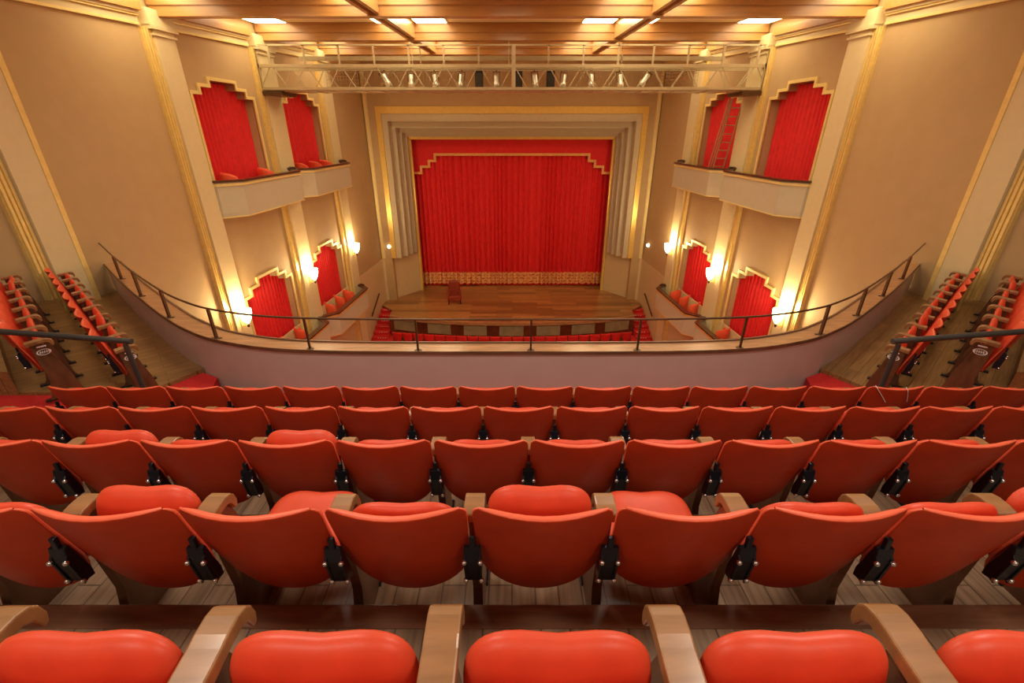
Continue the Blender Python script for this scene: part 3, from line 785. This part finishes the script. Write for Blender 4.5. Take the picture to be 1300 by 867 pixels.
# pipe rails between centre block and wings
for s in (-1, 1):
    t = thing('pipe_rail', 'grey pipe rail at the head of the %s aisle' % SN[s], 'handrail', (s * 4.2, 4.47, -2.9))
    sh = t.location
    m = MB(); m.tube([(s * 4.12, 4.42, -2.07), (s * 5.62, 4.345, -1.90)], .032, 12); m.build('rail', M['pipe'], t, shift=sh)
    for x, y in ((4.20, 4.42),):
        zf = ROWF[4]
        m = MB(); m.tube([(s * x, y, zf), (s * x, y, -2.1)], .026, 10); m.build('post', M['pipe'], t, shift=sh)

# ------------------------------------------------------------------ theatre seats
SP = .55
def bk_outline(tt):
    s = min(1, tt / .47); w = (1 - (1 - s) ** 2.5) ** .45 * (.955 + .045 * tt)
    if tt > .90: w *= (1 - ((tt - .90) / .10) ** 3 * .10)
    return .268 * w
TT = [0.0, .004, .014, .035, .07, .12, .19, .28, .38, .5, .62, .74, .84, .91, .95, .98, 1.0]
def back_pt(tt, u, off):
    x = u * bk_outline(tt); z = .30 + .585 * tt
    y = .17 * (1 - tt) ** 1.15 + .062 * (x / .268) ** 2
    z += .012 * (x / .268) ** 2 * tt
    return (x, y + off, z)
def make_backrest():
    m = MB(); U = [-1, -.97, -.9, -.75, -.5, -.25, 0, .25, .5, .75, .9, .97, 1]
    th = lambda tt, u: .050 * (1 - abs(u) ** 7 * .75) * min(1, (.35 + tt * 5)) * (1 - max(0, (tt - .9) / .1) ** 2 * .45)
    rear = [[back_pt(tt, u, 0) for u in U] for tt in TT]
    fr = [[back_pt(tt, u, th(tt, u)) for u in U] for tt in TT]
    m.grid(rear, 1); m.grid(fr, 0, flip=True)
    # padded rim joining front and rear
    def rim(a, b):
        mid = [tuple((p[i] + q[i]) / 2 + (.008 if i == 2 and k == 'top' else 0) for i in range(3)) for p, q in zip(a, b)]
        m.grid([a, mid, b], 2)
    k = 'top'; rim(rear[-1], fr[-1]); k = 'side'
    rim([r[0] for r in rear], [r[0] for r in fr]); rim([r[-1] for r in rear], [r[-1] for r in fr]); rim(rear[0], fr[0])
    return m
def make_cushion():
    m = MB(); n = 40; a, b = .225, .215; th = .048
    def edge(k, r):
        an = 2 * PI * k / n; c, s = math.cos(an), math.sin(an); p = 2 / 4.0
        x = a * abs(c) ** p * (1 if c > 0 else -1); y = b * abs(s) ** p * (1 if s > 0 else -1)
        y -= .014 * math.exp(-(x / .075) ** 2) * max(0, s) if s > 0 else 0
        return x * r, b + .0 + y * r
    rs = [0.001, .3, .6, .8, .92, .98, 1.0]
    rows = []
    for r in rs: rows.append([(*edge(k, r), th * (1 - r ** 5) ** .5) for k in range(n + 1)])
    for r in rs[::-1][1:]: rows.append([(*edge(k, r), -.024 * (1 - r ** 6) ** .5) for k in range(n + 1)])
    m.grid(rows); return m
def make_arm(y0=.175):
    m = MB(); pr = [(y0, .735), (.19, .742), (.22, .747), (.265, .748), (.295, .740), (.313, .718), (.320, .685), (.314, .655), (.297, .652), (.290, .672), (.282, .694), (.262, .706), (.22, .706), (y0, .69)]
    m.prism_x(pr, -.043, .043); return m
def make_standard(w=.022):
    m = MB(); pr = [(.14, 0), (.47, 0), (.44, .06), (.40, .30), (.34, .52), (.285, .70), (.18, .695), (.195, .45), (.21, .25), (.17, .06)]
    m.prism_x(pr, -w, w); m.box(-.03, .03, .10, .22, 0, .02, 1); m.box(-.03, .03, .40, .50, 0, .02, 1); return m
def make_bracket():
    m = MB(); pr = [(.13, .45), (.085, .46), (.065, .60), (.075, .66), (.095, .66), (.11, .58), (.13, .50)]
    m.prism_x(pr, -.034, .034); m.prism_x([(.075, .62), (.075, .71), (.095, .71), (.095, .62)], -.012, .012)
    for s in (-1, 1):
        m.prism_x([(.078, .45), (.058, .61), (.073, .63), (.10, .46)], s * .030 - .006, s * .030 + .006)
        for y, z in ((.058, .60), (.078, .47)): m.lathe([(0, -.013), (.010, -.008), (.013, 0), (.010, .008), (0, .013)], (s * .032, y, z), 8, mi=1)
    return m
ME = {}
def seat_master(nm, mb, mats, bev=0):
    o = mb.build(nm, mats, bevel=bev, fix=True); ME[nm] = o; return o
seat_master('backrest', make_backrest(), [M['vinyl'], M['vinylrear'], M['lit_rim']])
seat_master('seat_cushion', make_cushion(), M['vinyl'])
seat_master('armrest', make_arm(), M['armwood'], .006)
seat_master('armrest_long', make_arm(.088), M['armwood'], .006).name = 'armrest'
seat_master('standard', make_standard(), [M['standard'], M['metal']])
seat_master('end_panel', make_standard(.03), [M['standard'], M['metal']])
seat_master('hinge_bracket', make_bracket(), [M['metal'], M['bolt']], .004)
def plate():
    m = MB(); n = 24
    v = []; f_ = []
    for k in range(n):
        a = 2 * PI * k / n
        for r in (1, .80): v.append((0, .27 + .062 * r * math.cos(a), .60 + .036 * r * math.sin(a)))
    for k in range(n): k2 = (k + 1) % n; f_.append((2 * k, 2 * k2, 2 * k2 + 1, 2 * k + 1))
    m.add(v, f_); m.add([(0, .23, .66), (0, .31, .66), (0, .31, .675), (0, .23, .675)], [(0, 1, 2, 3)])
    for k in range(5): 
        y = .235 + .018 * k; m.add([(0, y, .585), (0, y + .008, .585), (0, y + .013, .617), (0, y + .005, .617)], [(0, 1, 2, 3)])
    m.add([(0, .228, .598), (0, .312, .598), (0, .312, .603), (0, .228, .603)], [(0, 1, 2, 3)])
    return m
seat_master('maker_badge', plate(), M['white'])
first = {k: True for k in ME}
def put(kind, par, x=0, rot=0, name=None, dy=0, dz=0):
    if first[kind]: o = ME[kind]; first[kind] = False
    else: o = ME[kind].copy(); C.objects.link(o)
    o.parent = par; o.location = (x, dy, dz); o.rotation_euler = (rot, 0, 0); return o
def seat(loc, rz, label, group, cushion, left=True, right=False, end_l=False, end_r=False, SP=SP, arm=(0, 0)):
    t = tag(empty('theatre_chair', loc, rz), label, 'seat', group)
    o = put('backrest', t); o.scale.x = SP / .55
    ang, hy = {'up': (1.43, .197), 'back': (1.76, .24), 'down': (.10, .19), 'upright': (1.52, .255)}[cushion]
    o = put('seat_cushion', t, 0, ang, dy=hy, dz=.34 if cushion == 'upright' else .40); o.scale.x = SP / .55
    for sx, on, en in ((-1, left, end_l), (1, right, end_r)):
        if not on: continue
        put('armrest_long' if arm[0] else 'armrest', t, sx * SP / 2, dy=arm[0], dz=arm[1])
        st = put('end_panel' if en else 'standard', t, sx * SP / 2)
        br = put('hinge_bracket', t, sx * SP / 2)
        if en: put('maker_badge', st, sx * .032)
    return t
CUW = {'up': 'tipped-up', 'back': 'folded-back', 'down': 'lowered'}
ROWN = ['nearest row', 'second nearest row', 'middle row of five', 'second row behind the parapet', 'front row behind the parapet']
EDGE = [-.165, -.161, .097, -.222, .035]
CUS = [{}, {-5: 'back', -4: 'back', -3: 'up', -2: 'down', -1: 'back', 0: 'up', 1: 'down', 2: 'back', 3: 'back', 4: 'up', 5: 'up'},
       {-5: 'up', -3: 'up'}, {}, {}]
rs = random.Random(5)
for k in range(5):
    lst = []
    for j in range(-14, 15):
        x = EDGE[k] + SP / 2 + SP * j
        if k == 4 and not (-8 <= j <= 8): continue
        if abs(x) > 8: continue
        zc_ = ROWF[k] + (.75 if k else .72)
        y = ROWY[k]
        vis = False
        for dx in (-.27, 0, .27):
            for z_, dy in (((.88, 0), (.5, .1)) if k else ((.80, .25), (.6, .22), (.77, .3))):
                q = project(x + dx, y + dy, ROWF[k] + z_)
                if q and -4 < q[0] < 1304 and -4 < q[1] < 871: vis = True
        if vis: lst.append((j, x))
    for n_, (j, x) in enumerate(lst):
        cu = CUS[k].get(j) or ('up' if k == 0 else 'back')
        if k in (3, 4): cu = 'back'
        jx = rs.uniform(-.003, .003)
        lab = 'red theatre seat with %s cushion, %s from left in the %s' % (CUW[cu], ordinal(n_ + 1), ROWN[k])
        if k >= 3: lab = 'red theatre seat, %s from left in the %s' % (ordinal(n_ + 1), ROWN[k])
        seat((x + jx, ROWY[k] - .062, ROWF[k]), rs.uniform(-.012, .012), lab, 'red folding seats, ' + ROWN[k], cu, True, n_ == len(lst) - 1,
             k == 4 and n_ == 0, k == 4 and n_ == len(lst) - 1, arm=(.06, .03) if k == 0 else (0, 0))
# thin white cord lying over one seat back at the right of the front row
cx = EDGE[4] + SP * 6.5; t = thing('white_cord', 'thin white cord draped over a red seat back, right end of the front row', 'cord', (cx, ROWY[4] - .062, ROWF[4] + .9))
for xa, xb in ((-.22, -.08), (.04, .13)):
    pts = [(xa, back_pt(1, xa / .268, 0)[1] + .02, .905)] + [(xa + (xb - xa) * q, back_pt(1 - .27 * q, min(1, (xa + (xb - xa) * q) / .262), 0)[1] - .006, back_pt(1 - .27 * q, (xa + (xb - xa) * q) / .262, 0)[2] + .004) for q in (0, .25, .5, .75, 1)]
    m = MB(); m.tube([(a, b - .006, c + .004) for a, b, c in pts], .0032, 6); m.build('strand', M['white'], t, shift=(0, 0, .9))
# wing rows
d = Vector((.749, -.662)); g = Vector((.662, .749))
for sd in (-1, 1):
    for row, (z, nn) in enumerate(((-3.14, 9), (-2.86, 7))):
        for i in range(nn):
            # row 1 back edge passes (8.26, 7.76) and (5.68, 5.48)
            base = Vector((-4.9, 4.79)) - d * (.53 * (i + .5)) - g * (.68 * row) - (d * -.05 if row else d * 0)
            if row: base = base - d * .20
            pos = base - g * .02
            ang = math.atan2(-g.x, g.y)          # +y of the seat turned to g
            x, y, rz = pos.x, pos.y, ang
            if sd > 0: x, rz = -x, -ang
            near = i == 0
            cu = 'up' if (row, i) in ((0, 2), (1, 5)) else 'upright'
            lab = 'red folding seat, %s from the aisle in the %s slanting row, %s wing' % (ordinal(i + 1), ('front', 'rear')[row], SN[sd])
            if sd < 0: seat((x, y, z), rz, lab, '%s slanting row of the %s wing' % (('front', 'rear')[row], SN[sd]), cu, i == nn - 1, True, False, near, .53, (.06, 0))
            else: seat((x, y, z), rz, lab, '%s slanting row of the %s wing' % (('front', 'rear')[row], SN[sd]), cu, True, i == nn - 1, near, False, .53, (.06, 0))

# ------------------------------------------------------------------ light
for y in (-2.6, 1.6, 5.9):                                # ceiling lamps over the balcony
    for x in (-6.2, -2.1, 2.1, 6.2): area('balcony_downlight', (x, y, beam_z(y) + .40), (0, 0, 0), .9, .9, 74 if abs(x) < 3 else 24, SOFT)
for y in (10.5, 14.8, 19.2):
    for x in (-5.6, 0, 5.6): area('coffer_lamp', (x, y, beam_z(y) + .42), (0, 0, 0), 1.0, 1.0, 26, WARM)
w = D.worlds.new('world'); bpy.context.scene.world = w; w.use_nodes = True
w.node_tree.nodes['Background'].inputs[0].default_value = (.9, .8, .7, 1); w.node_tree.nodes['Background'].inputs[1].default_value = .02

sc = bpy.context.scene
for o in sc.objects:
    if o.parent is None: o.location.z += ZO
sc.view_settings.view_transform = 'Standard'; sc.view_settings.look = 'None'; sc.view_settings.gamma = 1; sc.view_settings.use_curve_mapping = False
sc.view_settings.exposure = -0.1
sc.cycles.use_denoising = True
sc.cycles.max_bounces = 8; sc.cycles.diffuse_bounces = 5; sc.cycles.glossy_bounces = 3
sc.cycles.sample_clamp_indirect = 6
